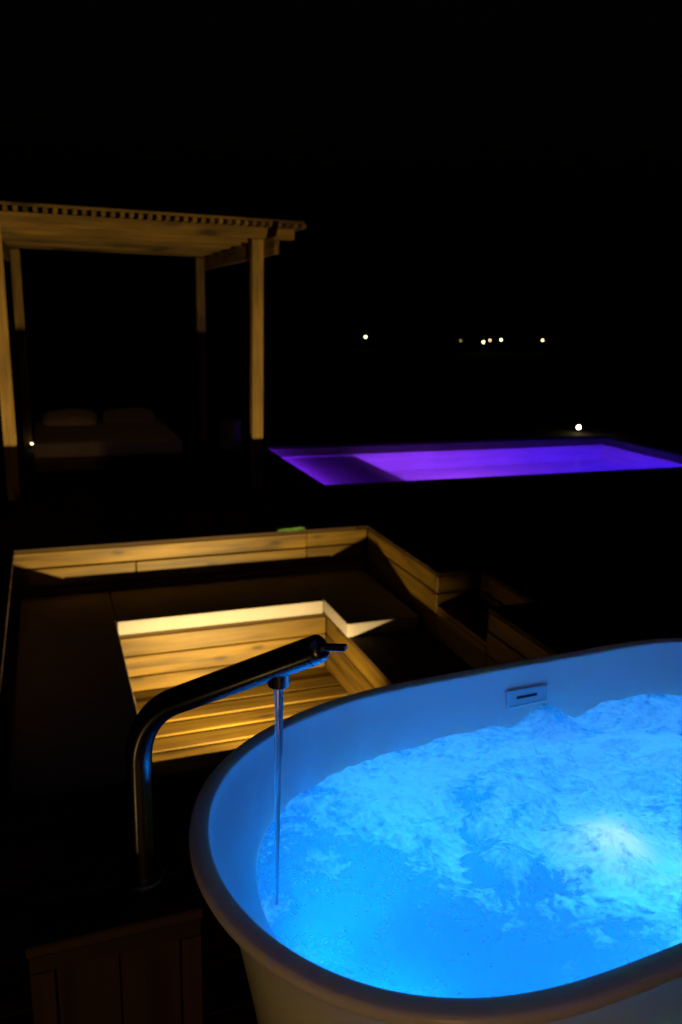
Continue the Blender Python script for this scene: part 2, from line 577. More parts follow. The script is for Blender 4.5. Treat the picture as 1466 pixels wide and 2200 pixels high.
def seat_boards(x0, x1, y0, y1, along, n=4):
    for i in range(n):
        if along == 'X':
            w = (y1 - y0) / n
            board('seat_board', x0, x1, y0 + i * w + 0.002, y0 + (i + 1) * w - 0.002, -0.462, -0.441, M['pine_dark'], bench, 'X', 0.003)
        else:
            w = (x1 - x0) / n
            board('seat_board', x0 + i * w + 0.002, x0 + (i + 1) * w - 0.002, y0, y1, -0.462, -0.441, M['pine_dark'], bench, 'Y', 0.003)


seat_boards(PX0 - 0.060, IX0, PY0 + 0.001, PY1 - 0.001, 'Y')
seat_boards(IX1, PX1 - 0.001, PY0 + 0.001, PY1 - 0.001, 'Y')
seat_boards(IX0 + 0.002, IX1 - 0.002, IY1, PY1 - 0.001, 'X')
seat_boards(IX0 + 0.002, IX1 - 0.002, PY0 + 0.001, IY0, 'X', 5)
for z0, z1 in ((-0.596, -0.468), (-0.742, -0.603), (-0.857, -0.749)):
    wall_row('Y', IY1, IX0 - 0.004, IX1 + 0.004, z0, z1, [], 1, bench)
    wall_row('Y', IY0, IX0 - 0.004, IX1 + 0.004, z0, z1, [], -1, bench)
    wall_row('X', IX0, IY0, IY1, z0, z1, [], -1, bench)
    wall_row('X', IX1, IY0, IY1, z0, z1, [], 1, bench)
# entry step in the notch
step = board('entry_step', PX1 + 0.005, NX1 - 0.002, NY0 + 0.002, NY1 - 0.002, -0.245, -0.22, M['pine'], pit, 'Y', 0.004)
board('step_riser', PX1 + 0.006, PX1 + 0.026, NY0 + 0.004, NY1 - 0.004, -0.44, -0.247, M['pine'], step, 'Y', 0.004)

# cushions lie loose on the benches
CZ0, CZ1 = -0.440, -0.346


def cushion(x0, x1, y0, y1, label, seed):
    me = cushion_mesh('seat_cushion', x1 - x0, y1 - y0, CZ1 - CZ0, 0.012, 0.005, seed)
    o = link('seat_cushion', me, M['cushion'])
    o.location = ((x0 + x1) / 2, (y0 + y1) / 2, (CZ0 + CZ1) / 2)
    tag(o, label, 'cushion', 'flat cushions on the benches of the sunken pit')
    # piping along the upper edge
    rr = 0.0035
    hx, hy, z = (x1 - x0) / 2 - 0.004, (y1 - y0) / 2 - 0.004, (CZ1 - CZ0) / 2 - 0.003
    pts = []
    for cx, cy, a0 in ((1, 1, 0), (-1, 1, 90), (-1, -1, 180), (1, -1, 270)):
        for k in range(4):
            a = math.radians(a0 + 30 * k)
            pts.append(((hx - 0.01) * cx + 0.01 * math.cos(a), (hy - 0.01) * cy + 0.01 * math.sin(a), z))
    pts.append(pts[0])
    t = tube('piping', pts, [rr] * len(pts), M['cushion'], None, 6)
    t.parent = o
    return o


cushion(PX0 + 0.02, IX0 + 0.002, 3.14, PY1 - 0.015, 'long pale cushion on the left bench of the pit', 1)
cushion(IX0 + 0.008, 1.729, IY1 - 0.008, PY1 - 0.015, 'pale cushion on the far bench, its front edge glowing brightest', 2)
cushion(1.737, PX1 - 0.04, 4.475, PY1 - 0.015, 'short pale corner cushion at the far right end of the pit bench', 3)
cushion(IX1 - 0.006, PX1 - 0.04, 2.62, 3.635, 'pale cushion on the near right bench, only its lit corner showing over the bath rim', 4)

# the small lamp on the near bench face that lights all of this
pl = empty('pit_lamp', (PIT_LAMP[0], IY0, PIT_LAMP[2])); tag(pl, 'small round warm wall light on the near bench front, hidden behind the bath', 'lamp')
lathe('lamp_body', [(0, 0), (0.03, 0), (0.03, 0.018), (0.024, 0.022), (0, 0.022)], M['gunmetal'], pl, (PIT_LAMP[0], IY0 - 0.0, PIT_LAMP[2]), 24, axis=(0, 1, 0))
lathe('lamp_glass', [(0, 0.0225), (0.018, 0.0225), (0.016, 0.027), (0, 0.029)], M['lens_pit'], pl, (PIT_LAMP[0], IY0 - 0.0, PIT_LAMP[2]), 24, axis=(0, 1, 0))

# green curled sheet on the far edge of the pit
vs, fs = [], []
NU, NV = 16, 8
prof = [(5.66, 0.006), (5.62, 0.010), (5.585, 0.013), (5.560, 0.018), (5.543, 0.020), (5.532, 0.016), (5.527, 0.008), (5.524, -0.002)]
for lay in (0, 1):
    for i in range(NU + 1):
        u = i / NU
        k = min(1.0, 0.12 + 1.1 * u ** 0.55) * (1 - 0.25 * max(0, u - 0.85) / 0.15)
        for (py, pz) in prof:
            vs.append((1.565 + 0.215 * u, 5.60 + (py - 5.60) * (0.75 + 0.25 * k), 0.0045 + max(pz, -0.002) * k + (0.003 if lay else 0.0) + 0.002 * math.sin(u * 9)))
st = NV; tot = (NU + 1) * st
for lay in (0, 1):
    for i in range(NU):
        for j_ in range(NV - 1):
            q = (i * st + j_, (i + 1) * st + j_, (i + 1) * st + j_ + 1, i * st + j_ + 1)
            q = tuple(v + lay * tot for v in q)
            fs.append(q if lay else q[::-1])
for i in range(NU):
    for j_ in (0, NV - 1):
        a, b_ = i * st + j_, (i + 1) * st + j_
        fs.append((a, b_, b_ + tot, a + tot))
for j_ in range(NV - 1):
    for i in (0, NU):
        a, b_ = i * st + j_, i * st + j_ + 1
        fs.append((a, b_, b_ + tot, a + tot))
gs = link('green_sheet', mesh_from('green_sheet', vs, fs), M['green'], smooth=True)
tag(gs, 'small curled bright green sheet lying on the far edge of the seating pit', 'sheet')

# ------------------------------------------------------------------ swimming pool
pool = empty('swimming_pool', (4.9, 8.1, -1.3)); tag(pool, 'rectangular swimming pool glowing purple and blue at night', 'swimming pool')
bm = bmesh.new()
zb = -1.25
box_into(bm, QX0 - 0.029, QX1 + 0.029, QY0 - 0.029, QY1 + 0.029, zb - 0.1, zb)
box_into(bm, QX0 - 0.029, QX0, QY0, QY1, zb, -0.03)
box_into(bm, QX1, QX1 + 0.029, QY0, QY1, zb, -0.03)
box_into(bm, QX0 - 0.029, QX1 + 0.029, QY0 - 0.029, QY0, zb, -0.03)
box_into(bm, QX0 - 0.029, QX1 + 0.029, QY1, QY1 + 0.029, zb, -0.03)
me = bpy.data.meshes.new('shell'); bm.to_mesh(me); bm.free()
link('shell', me, M['pool_shell'], pool)
bm = bmesh.new()
box_into(bm, QX0 + 0.001, 3.60, QY0 + 0.001, QY1 - 0.001, zb + 0.001, -0.185)
me = bpy.data.meshes.new('shallow_ledge'); bm.to_mesh(me); bm.free()
link('shallow_ledge', me, M['pool_shell'], pool)
for px in (4.7, 6.5):
    lathe('pool_light', [(0, 0), (0.11, 0), (0.105, 0.012), (0, 0.02)], M['lens_purple'], pool, (px, QY0 + 0.001, -0.5), 24, axis=(0, 1, 0))
# coping slabs, each a part
cop = empty('pool_coping', (4.9, 8.1, -0.03)); cop.parent = pool; cop.matrix_parent_inverse = world_of(pool).inverted()
bpy.data.objects.remove(cop)
n = 9
for k in range(n):
    a = QX0 - 0.30 + (QX1 - QX0 + 0.6) * k / n; b_ = QX0 - 0.30 + (QX1 - QX0 + 0.6) * (k + 1) / n
    board('coping_slab', a, b_ - 0.006, QY0 - 0.295, QY0 - 0.001, -0.03, 0.003, M['coping'], pool, 'X', 0.006)
    board('coping_slab', a, b_ - 0.006, QY1 + 0.001, QY1 + 0.16, -0.03, 0.003, M['coping'], pool, 'X', 0.006)
n = 4
for k in range(n):
    a = QY0 + (QY1 - QY0) * k / n; b_ = QY0 + (QY1 - QY0) * (k + 1) / n
    board('coping_slab', QX0 - 0.295, QX0 - 0.001, a, b_ - 0.006, -0.03, 0.003, M['coping'], pool, 'Y', 0.006)
    board('coping_slab', QX1 + 0.001, QX1 + 0.30, a, b_ - 0.006, -0.03, 0.003, M['coping'], pool, 'Y', 0.006)


def water_mat(name, tint, rough, bscale, bstr, foam=None, milk=0.0):
    """thin water surface: straight transmission with Fresnel, a mirror-like coat, and bubbles that scatter"""
    m = bpy.data.materials.new(name)
    m.use_nodes = True
    nt = m.node_tree
    nt.nodes.clear()
    L = nt.links
    out = N(nt, 'ShaderNodeOutputMaterial')
    tc = N(nt, 'ShaderNodeTexCoord')
    n = N(nt, 'ShaderNodeTexNoise'); n.inputs['Scale'].default_value = bscale; n.inputs['Detail'].default_value = 4; n.inputs['Distortion'].default_value = 0.8
    L.new(tc.outputs['Object'], n.inputs['Vector'])
    bp = N(nt, 'ShaderNodeBump'); bp.inputs['Strength'].default_value = bstr; bp.inputs['Distance'].default_value = 0.01
    L.new(n.outputs['Fac'], bp.inputs['Height'])
    tr = N(nt, 'ShaderNodeBsdfTransparent' if foam else 'ShaderNodeBsdfRefraction'); tr.inputs['Color'].default_value = (*tint, 1)
    if not foam:
        tr.inputs['IOR'].default_value = 1.33; tr.inputs['Roughness'].default_value = 0.05
        L.new(bp.outputs[0], tr.inputs['Normal'])
    gl = N(nt, 'ShaderNodeBsdfGlossy'); gl.inputs['Roughness'].default_value = rough
    L.new(bp.outputs[0], gl.inputs['Normal'])
    fr = N(nt, 'ShaderNodeFresnel'); fr.inputs['IOR'].default_value = 1.33
    L.new(bp.outputs[0], fr.inputs['Normal'])
    mx = N(nt, 'ShaderNodeMixShader')
    L.new(fr.outputs[0], mx.inputs[0]); L.new(tr.outputs[0], mx.inputs[1]); L.new(gl.outputs[0], mx.inputs[2])
    tl = N(nt, 'ShaderNodeBsdfTranslucent'); tl.inputs['Color'].default_value = (0.92, 0.95, 1.0, 1)
    df = N(nt, 'ShaderNodeBsdfDiffuse'); df.inputs['Color'].default_value = (0.85, 0.87, 0.9, 1)
    L.new(bp.outputs[0], df.inputs['Normal'])
    L.new(bp.outputs[0], tl.inputs['Normal'])
    sc = N(nt, 'ShaderNodeMixShader'); sc.inputs[0].default_value = 0.3
    L.new(tl.outputs[0], sc.inputs[1]); L.new(df.outputs[0], sc.inputs[2])
    mf = N(nt, 'ShaderNodeMixShader')
    if foam:
        at = N(nt, 'ShaderNodeAttribute'); at.attribute_name = foam
        nf = N(nt, 'ShaderNodeTexNoise'); nf.inputs['Scale'].default_value = 42; nf.inputs['Detail'].default_value = 6; nf.inputs['Distortion'].default_value = 1.2
        L.new(tc.outputs['Object'], nf.inputs['Vector'])
        f = mathn(nt, 'ADD', at.outputs['Fac'], mathn(nt, 'MULTIPLY', mathn(nt, 'SUBTRACT', nf.outputs['Fac'], 0.5), 0.7))
        r = ramp(nt, [(0.0, (milk,) * 3), (0.30, (milk + 0.05,) * 3), (0.50, (0.52,) * 3), (0.85, (0.98,) * 3)])
        L.new(f, r.inputs[0])
        L.new(r.outputs[0], mf.inputs[0])
    else:
        mf.inputs[0].default_value = milk
    L.new(mx.outputs[0], mf.inputs[1]); L.new(sc.outputs[0], mf.inputs[2])
    L.new(mf.outputs[0], out.inputs[0])
    return m


M['pool_water'] = water_mat('pool_water', (0.75, 0.8, 0.97), 0.06, 5.0, 0.22, None, 0.16)
nx, ny = 60, 28
vs, fs = [], []
for j_ in range(ny + 1):
    for i in range(nx + 1):
        x = QX0 - 0.01 + (QX1 - QX0 + 0.02) * i / nx; y = QY0 - 0.01 + (QY1 - QY0 + 0.02) * j_ / ny
        vs.append((x, y, -0.13 + 0.0015 * math.sin(3.1 * x + 1.3 * y) + 0.001 * math.sin(5.3 * y - 2.2 * x)))
for j_ in range(ny):
    for i in range(nx):
        a = j_ * (nx + 1) + i
        fs.append((a, a + 1, a + nx + 2, a + nx + 1))
pw = link('pool_water', mesh_from('pool_water', vs, fs), M['pool_water'], smooth=True)
tag(pw, kind='structure')

# ------------------------------------------------------------------ pergola
FL, FR, BL, BR = (-0.30, 7.09), (1.80, 7.09), (-0.225, 9.9), (1.815, 9.9)
pg = empty('pergola', (0.75, 8.5, 0)); tag(pg, 'pale timber pergola with slatted roof standing over a low daybed', 'pergola')
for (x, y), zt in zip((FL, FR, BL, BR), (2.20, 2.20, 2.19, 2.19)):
    pm_ = M['pine_post'] if y < 8 else M['pine_pergola']  # rear posts take the darker pine to stand in for light falloff
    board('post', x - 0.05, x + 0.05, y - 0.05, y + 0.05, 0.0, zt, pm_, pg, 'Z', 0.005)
ZB = 2.13
beam('side_beam', (FR[0] + 0.075, 6.72, ZB), (BR[0] + 0.075, 10.15, ZB), 0.045, 0.14, M['pine_pergola'], pg)
beam('side_beam', (FL[0] - 0.075, 6.72, ZB), (BL[0] - 0.075, 10.15, ZB), 0.045, 0.14, M['pine_pergola'], pg)
for k, y in enumerate((7.02, 7.50, 7.98, 8.46, 8.94, 9.42, 9.90)):
    board('rafter', -0.78, 2.115, y - 0.022, y + 0.022, 2.2015, 2.293, M['pine_pergola'], pg, 'X', 0.003)
x = -0.80
while x < 2.16:
    board('batten', x, x + 0.036, 6.90, 10.05, 2.294, 2.332, M['pine_pergola'], pg, 'Y', 0.003)
    x += 0.072
board('roof_strip', -0.80, 2.17, 6.885, 6.955, 2.333, 2.352, M['pine_pergola'], pg, 'X', 0.003)
board('roof_strip', -0.80, 2.17, 9.99, 10.06, 2.333, 2.352, M['pine_pergola'], pg, 'X', 0.003)

# daybed
db = empty('daybed', (0.57, 9.0, 0)); tag(db, 'low wide daybed with a pale mattress under the pergola', 'daybed')
board('base', -0.145, 1.285, 8.24, 9.78, 0.0, 0.148, M['pine_pergola'], db, 'X', 0.006)
me = cushion_mesh('mattress', 1.43, 1.64, 0.145, 0.025, 0.01, 9)
o = link('mattress', me, M['linen'], db); o.location = (0.575, 8.98, 0.2225)


def pillow(x, y, z, label, tilt, seed):
    n = 18
    vs, fs = [], []
    rr = random.Random(seed)
    ph = [rr.uniform(0, 6.28) for _ in range(3)]
    for s in (1, -1):
        for j_ in range(n + 1):
            for i in range(n + 1):
                u, v = 2 * i / n - 1, 2 * j_ / n - 1
                h = ((1 - abs(u) ** 2.6) * (1 - abs(v) ** 2.6))
                h = max(h, 0) ** 0.55
                pinch = 1 - 0.07 * (u * u * v * v)
                zz = s * h * (0.075 + 0.008 * math.sin(4 * u + ph[0]) * math.sin(5 * v + ph[1]))
                vs.append((u * 0.30 * pinch * (1 - 0.05 * (1 - v * v) * 0), v * 0.21 * pinch, zz))
    t = (n + 1) ** 2
    for s in (0, 1):
        for j_ in range(n):
            for i in range(n):
                a = s * t + j_ * (n + 1) + i
                q = (a, a + 1, a + n + 2, a + n + 1)
                fs.append(q if s == 0 else q[::-1])
    me = mesh_from('pillow', vs, fs)
    bm = bmesh.new(); bm.from_mesh(me); bmesh.ops.remove_doubles(bm, verts=bm.verts, dist=1e-5); bm.to_mesh(me); bm.free()
    o = link('pillow', me, M['linen'], smooth=True)
    o.location = (x, y, z)
    o.rotation_euler = (math.radians(tilt), 0, math.radians(rr.uniform(-5, 5)))
    tag(o, label, 'pillow', 'pillows at the head of the daybed')


pillow(0.245, 9.52, 0.365, 'left pillow on the daybed, a little more brightly lit', 12, 1)
pillow(0.90, 9.55, 0.365, 'right pillow on the daybed, nearer the pool', 12, 2)

# drum stool by the pool
lathe('drum_stool', [(0, 0), (0.105, 0), (0.12, 0.03), (0.128, 0.17), (0.12, 0.32), (0.11, 0.345), (0, 0.35)], M['stool'], None, (2.02, 9.2, 0.001), 36)
tag(bpy.data.objects['drum_stool'], 'round drum stool in the dark beside the left end of the pool', 'stool')

# low bench left of the pergola
lb = empty('low_bench', (-0.9, 8.3, 0)); tag(lb, 'low wooden bench at the left edge, beyond the front left pergola post', 'bench')
board('seat', -1.45, -0.455, 8.30, 8.75, 0.055, 0.09, M['pine_pergola'], lb, 'X', 0.004)
for x in (-1.4, -0.53):
    for y in (8.34, 8.69):
        board('leg', x - 0.03, x + 0.03, y - 0.03, y + 0.03, 0.0, 0.0545, M['pine_pergola'], lb, 'Z', 0.003)

# ------------------------------------------------------------------ bathtub
orig = [(1.406, 1.857), (1.074, 1.838), (.781, 1.812), (.633, 1.770), (.489, 1.704), (.376, 1.618), (.298, 1.516), (.258, 1.409), (.244, 1.308), (.248, 1.219), (.265, 1.147), (.305, 1.053), (.359, .977), (.416, .922), (.477, .884), (.542, .857), (.611, .840), (.689, .831), (.777, .831), (.874, .837), (.942, .843)]
K = 0.88
RIMZ = 0.72
CX0, CY0 = 1.227, 1.352
left = [(x, y) for x, y in orig]
right = [(2 * CX0 - x, 2 * CY0 - y) for x, y in left]
loop = np.array(left + right) * K
# closed, evenly resampled, lightly smoothed
cl = np.vstack([loop, loop[:1]])
seg = np.hypot(*np.diff(cl, axis=0).T); s = np.concatenate([[0], np.cumsum(seg)])
NT = 240
tt = np.linspace(0, s[-1], NT, endpoint=False)
C = np.interp(tt, s, cl[:, 0]) + 1j * np.interp(tt, s, cl[:, 1])
F = np.fft.fft(C); fr_ = np.fft.fftfreq(NT, 1 / NT); F[np.abs(fr_) > 11] = 0
F *= np.exp(-(np.abs(fr_) / 13.0) ** 4)
C = np.fft.ifft(F)
CC = (CX0 + 1j * CY0) * K
dC = np.roll(C, -1) - np.roll(C, 1)
Nout = dC / np.abs(dC) * 1j
if np.mean(((C - CC) * np.conj(Nout)).real) < 0: Nout = -Nout
axis_rot = 0.045
AXU = complex(math.cos(axis_rot), math.sin(axis_rot))


def scaled(su, sv):
    q = (C - CC) * np.conj(AXU)
    q = q.real * su + 1j * q.imag * sv
    return q * AXU + CC


inner_prof = [(1.0, 1.0, .7165), (.9985, .998, .712), (.991, .993, .70), (.965, .978, .67), (.932, .958, .63), (.903, .938, .59), (.895, .931, .575), (.868, .91, .52), (.84, .89, .44), (.80, .86, .33), (.765, .82, .25), (.73, .78, .205), (.68, .72, .175), (.6, .62, .163), (.4, .4, .16), (.15, .15, .158)]
outer_prof = [(.0012, .7192), (.004, .72), (.028, .72), (.0315, .7188), (.0340, .7155), (.0350, .711), (.0345, .704), (.031, .696), (.024, .691)]
body_prof = [(1.0, 1.015, .686), (.9838, 1.0, .67), (.9688, .9888, .60), (.9425, .97, .50), (.9163, .9513, .38), (.89, .9325, .25), (.8713, .9175, .12), (.86, .91, .035), (.85, .90, .008), (.84, .89, 0.0)]
rings = []
for su, sv, z in inner_prof[::-1]:
    rings.append((scaled(su, sv), z))
for d, z in outer_prof:
    rings.append((C + Nout * d, z))
for su, sv, z in body_prof:
    rings.append((scaled(su, sv), z))
vs, fs = [], []
for P_, z in rings:
    for p in P_:
        vs.append((p.real, p.imag, z))
for i in range(len(rings) - 1):
    for k in range(NT):
        k2 = (k + 1) % NT
        fs.append((i * NT + k, i * NT + k2, (i + 1) * NT + k2, (i + 1) * NT + k))
fs.append(list(range(NT)))
tub = empty('bathtub', (CC.real, CC.imag, 0)); tag(tub, 'large white oval freestanding bathtub glowing blue inside, full of bubbling water', 'bathtub')
shell = link('shell', mesh_from('shell', vs, fs), M['acrylic'], tub, smooth=True)
bm = bmesh.new(); bm.from_mesh(shell.data); bmesh.ops.recalc_face_normals(bm, faces=bm.faces); bm.to_mesh(shell.data); bm.free()


def inner_at(x, z, far=True):
    zs = [p[2] for p in inner_prof][::-1]
    su = np.interp(z, zs, [p[0] for p in inner_prof][::-1]); sv = np.interp(z, zs, [p[1] for p in inner_prof][::-1])
    P_ = scaled(su, sv)
    c = [p for p in P_ if (p.imag > CC.imag) == far]
    c.sort(key=lambda p: p.real)
    return np.interp(x, [p.real for p in c], [p.imag for p in c])


# overflow plate on the far wall
ox, oz = 1.133, 0.642
pA = Vector((ox - 0.06, inner_at(ox - 0.06, oz), oz)); pB = Vector((ox + 0.06, inner_at(ox + 0.06, oz), oz))
pT = Vector((ox, inner_at(ox, oz + 0.02), oz + 0.02)); pD = Vector((ox, inner_at(ox, oz - 0.02), oz - 0.02))
ex = (pB - pA).normalized(); ez = (pT - pD).normalized(); ey = ex.cross(ez) * -1.0   # towards the camera side
if ey.y > 0: ey = -ey
Rm = Matrix((ex, ez, ex.cross(ez))).transposed().to_euler()
nrm = ex.cross(ez)
if nrm.y > 0:
    nrm = -nrm
cen = (pA + pB) / 2
pm = board_mesh(0.122, 0.037, 0.005, 0.002, M['plate'])
op = link('overflow_plate', pm, None, tub); op.location = cen + nrm * 0.004; op.rotation_euler = Rm
fm = M['chrome']
for a, b_, w, l in ((0, 0.0205, 0.0022, 0.124), (0, -0.0205, 0.0016, 0.124), (-0.0615, 0, 0.041, 0.0016), (0.0615, 0, 0.041, 0.0016)):
    o = link('plate_frame', board_mesh(l, w, 0.0075, 0.0005, fm), None, op)
    o.location = cen + nrm * 0.004 + ex * a + ez * b_; o.rotation_euler = Rm
o = link('overflow_slot', board_mesh(0.064, 0.0075, 0.006, 0.001, M['black']), None, op)
o.location = cen + nrm * 0.0052 + ex * (-0.003) + ez * 0.001; o.rotation_euler = Rm
# led lenses set in the near wall below the water
for lx in (1.02, 1.42):
    ly = float(inner_at(lx, 0.34, False))
    lathe('led_lens', [(0, 0), (0.035, 0), (0.033, 0.006), (0, 0.010)], M['lens_blue'], tub, (lx, ly - 0.002, 0.34), 20, axis=(0, 1, 0.25))


# ---- churning bath water
def vnoise(x, y, seed):
    r = np.random.default_rng(seed)
    g_ = r.random((257, 257))
    xi = np.floor(x).astype(int); yi = np.floor(y).astype(int)
    fx = x - xi; fy = y - yi
    fx = fx * fx * fx * (fx * (fx * 6 - 15) + 10); fy = fy * fy * fy * (fy * (fy * 6 - 15) + 10)
    a = g_[xi % 256, yi % 256]; b_ = g_[(xi + 1) % 256, yi % 256]; c = g_[xi % 256, (yi + 1) % 256]; d = g_[(xi + 1) % 256, (yi + 1) % 256]
    return (a * (1 - fx) + b_ * fx) * (1 - fy) + (c * (1 - fx) + d * fx) * fy


def fbm(x, y, seed, octv=5, gain=0.55):
    s_, a, t = 0, 1, 0
    for o_ in range(octv):
        s_ = s_ + a * vnoise(x + 13.7 * o_ + 50, y + 7.3 * o_ + 50, seed + o_); t += a
        a *= gain; x, y = x * 2.03, y * 2.03
    return s_ / t


NTH, NR = 640, 260
th = np.linspace(0, NT, NTH, endpoint=False)
WZ = 0.58
S_ = scaled(.8985, .9345)
Sx = np.interp(th, np.arange(NT + 1), np.append(S_.real, S_.real[0])); Sy = np.interp(th, np.arange(NT + 1), np.append(S_.imag, S_.imag[0]))
rr_ = np.linspace(0.004, 1, NR) ** 0.85
X = CC.real + rr_[:, None] * (Sx[None, :] - CC.real); Y = CC.imag + rr_[:, None] * (Sy[None, :] - CC.imag)
JETS = [(0.776, 1.120, 0.050, 0.030), (1.010, 1.115, 0.07, 0.018), (1.24, 0.96, 0.08, 0.022), (1.185, 1.60, 0.055, 0.030), (1.36, 1.33, 0.09, 0.02), (0.90, 1.40, 0.10, 0.008)]
wx = fbm(X * 5, Y * 5, 3) - 0.5; wy = fbm(X * 5 + 9, Y * 5 + 4, 8) - 0.5
Z = np.full_like(X, WZ)
Z += 0.034 * (fbm(X * 5.5, Y * 5.5, 21, 3) - 0.5) + 0.014 * (fbm(X * 17 + wx * 3, Y * 17 + wy * 3, 31, 4) - 0.5) + 0.004 * (fbm(X * 60, Y * 60, 41, 3) - 0.5)
for jx, jy, jr, jh in JETS:
    d = np.hypot(X - jx, (Y - jy))
    Z += jh * np.exp(-(d / jr) ** 2) - 0.35 * jh * np.exp(-((d - 1.9 * jr) / (0.7 * jr)) ** 2)
    an = np.arctan2(Y - jy, X - jx)
    Z += 0.008 * np.exp(-(d / (2.2 * jr)) ** 2) * (fbm(an * 3.2 + 20, d * 9, 61, 3) - 0.5)
d = np.hypot(X - 0.336, Y - 1.150)
Z += 0.004 * np.cos(d * 260) * np.exp(-(d / 0.035) ** 2) + 0.004 * np.exp(-((d - 0.02) / 0.012) ** 2)
# foam: dense drifts and clear pools, torn into streaks that run out of the jets
foam = np.full_like(X, 0.38)
for cx, cy, sg, am in ((0.95, 1.42, .30, .42), (1.06, 1.12, .20, .30), (1.28, 1.50, .22, .36), (0.62, 1.42, .16, .18), (1.3, 1.0, .2, .42), (1.6, 1.2, .3, .3),
                       (0.52, 1.02, .15, -.50), (0.63, 0.88, .14, -.44), (0.38, 1.12, .09, -.30), (0.80, 0.86, .10, -.40), (0.56, 1.14, .08, -.18), (0.815, 1.345, .045, -.8), (0.775, 1.178, .034, -.8),
                       (0.825, 1.075, .034, -.75), (0.725, 1.10, .026, -.6), (1.22, 1.18, .07, -.45), (0.46, 1.33, .1, .06)):
    foam += am * np.exp(-((X - cx) ** 2 + (Y - cy) ** 2) / sg ** 2)
tear = fbm(X * 13 + wx * 9, Y * 13 + wy * 9, 71, 6, 0.62) - 0.5
soft = fbm(X * 4.5 + wx * 2, Y * 4.5 + wy * 2, 91, 4) - 0.5
foam += 1.05 * tear + 0.60 * soft
for jx, jy, jr, jh in JETS:
    d = np.hypot(X - jx, Y - jy); an = np.arctan2(Y - jy, X - jx)
    w = np.exp(-(d / (4.0 * jr)) ** 2)
    st_ = fbm((an + 1.1 * np.log(d + 0.03) + 2.2 * wx) * 4 + 40, np.log(d + 0.02) * 2.2 + 30 + 4 * wy, 101, 4, 0.6) - 0.5
    foam = foam * (1 - 0.1 * w) + w * (0.05 + 0.5 * st_)
d = np.hypot(X - 0.776, (Y - 1.112) * 0.9) * (1 + 0.9 * wy + 1.2 * tear); an = np.arctan2(Y - 1.112, X - 0.776) + 2.5 * wx
ring_ = np.exp(-((d - 0.066) / 0.017) ** 2) * (0.62 + 0.38 * np.sin(an)) + 0.8 * np.exp(-((d - 0.10) / 0.02) ** 2) * np.clip(0.4 - np.sin(an), 0, 1) * (fbm(an * 6 + 30, d * 10, 131, 3) > 0.52)
foam -= 0.55 * ring_
core = np.exp(-(d / 0.045) ** 4)
foam = foam * (1 - core) + core * (0.58 + 0.9 * (fbm(an * 2.6 + 30 + 5 * wy, d * 30 + 20 + 6 * wx, 141, 5, 0.65) - 0.5))
# fine torn edges and granular froth over the lamps
foam += 0.30 * (fbm(X * 48 + wx * 14, Y * 48 + wy * 14, 151, 4, 0.65) - 0.5)
for gx, gy, gs_ in ((1.01, 1.115, 0.06), (1.20, 0.98, 0.09), (1.15, 1.15, 0.05), (0.86, 1.27, 0.05)):
    foam += 1.1 * np.exp(-((X - gx) ** 2 + (Y - gy) ** 2) / gs_ ** 2) * (fbm(X * 75, Y * 75, 171, 3, 0.7) - 0.42)
d = np.hypot(X - 0.336, Y - 1.150)
foam += 0.45 * np.exp(-(d / 0.03) ** 2)
foam = np.clip(foam, 0, 1)
verts = np.stack([X, Y, Z], -1).reshape(-1, 3)
cvert = np.array([[CC.real, CC.imag, Z[0].mean()]])
nv = NTH * NR
fl_ = []
idx = np.arange(nv).reshape(NR, NTH)
a = idx[:-1, :]; b_ = np.roll(idx, -1, 1)[:-1, :]; c = np.roll(idx, -1, 1)[1:, :]; d = idx[1:, :]
quads = np.stack([d, c, b_, a], -1).reshape(-1, 4)
tris = [(int(idx[0, (k + 1) % NTH]), nv, int(idx[0, k])) for k in range(NTH)]
me = bpy.data.meshes.new('bath_water')
me.from_pydata(np.vstack([verts, cvert]).tolist(), [], quads.tolist() + tris)
me.update()
bm = bmesh.new(); bm.from_mesh(me); bm.faces.ensure_lookup_table()
if bm.faces[0].normal.z < 0: bmesh.ops.reverse_faces(bm, faces=bm.faces)
bm.to_mesh(me); bm.free()
at = me.attributes.new('foam', 'FLOAT', 'POINT')
at.data.foreach_set('value', np.append(foam.reshape(-1), foam[0].mean()).astype(np.float32))
M['bath_water'] = water_mat('bath_water', (0.05, 0.60, 0.95), 0.10, 30.0, 0.15, 'foam', 0.14)
bw = link('bath_water', me, M['bath_water'], smooth=True)
tag(bw, kind='structure')

# ------------------------------------------------------------------ tap stand and tap
BX, BY, BZ = 0.119, 1.336, 0.55
cab = empty('tap_cabinet', (0.065, 1.335, 0)); tag(cab, 'small dark wooden cabinet beside the bath carrying the tap', 'cabinet')
cx0, cx1, cy0, cy1 = -0.089, 0.212, 1.223, 1.445
for k in range(2):
    ya = cy0 + (cy1 - cy0) * k / 2; yb = cy0 + (cy1 - cy0) * (k + 1) / 2
    board('top_board', cx0, cx1, ya + (0.001 if k else 0), yb - (0.001 if not k else 0), BZ - 0.022, BZ, M['cabinet'], cab, 'X', 0.003)
zt = BZ - 0.0225
board('rail', cx0 + 0.004, cx1 - 0.004, cy0 + 0.003, cy0 + 0.023, zt - 0.035, zt, M['cabinet'], cab, 'X', 0.002)
board('stile', cx0 + 0.004, cx0 + 0.044, cy0 + 0.003, cy0 + 0.023, 0.02, zt - 0.0365, M['cabinet'], cab, 'Z', 0.002)
board('stile', cx1 - 0.040, cx1 - 0.004, cy0 + 0.003, cy0 + 0.023, 0.02, zt - 0.0365, M['cabinet'], cab, 'Z', 0.002)
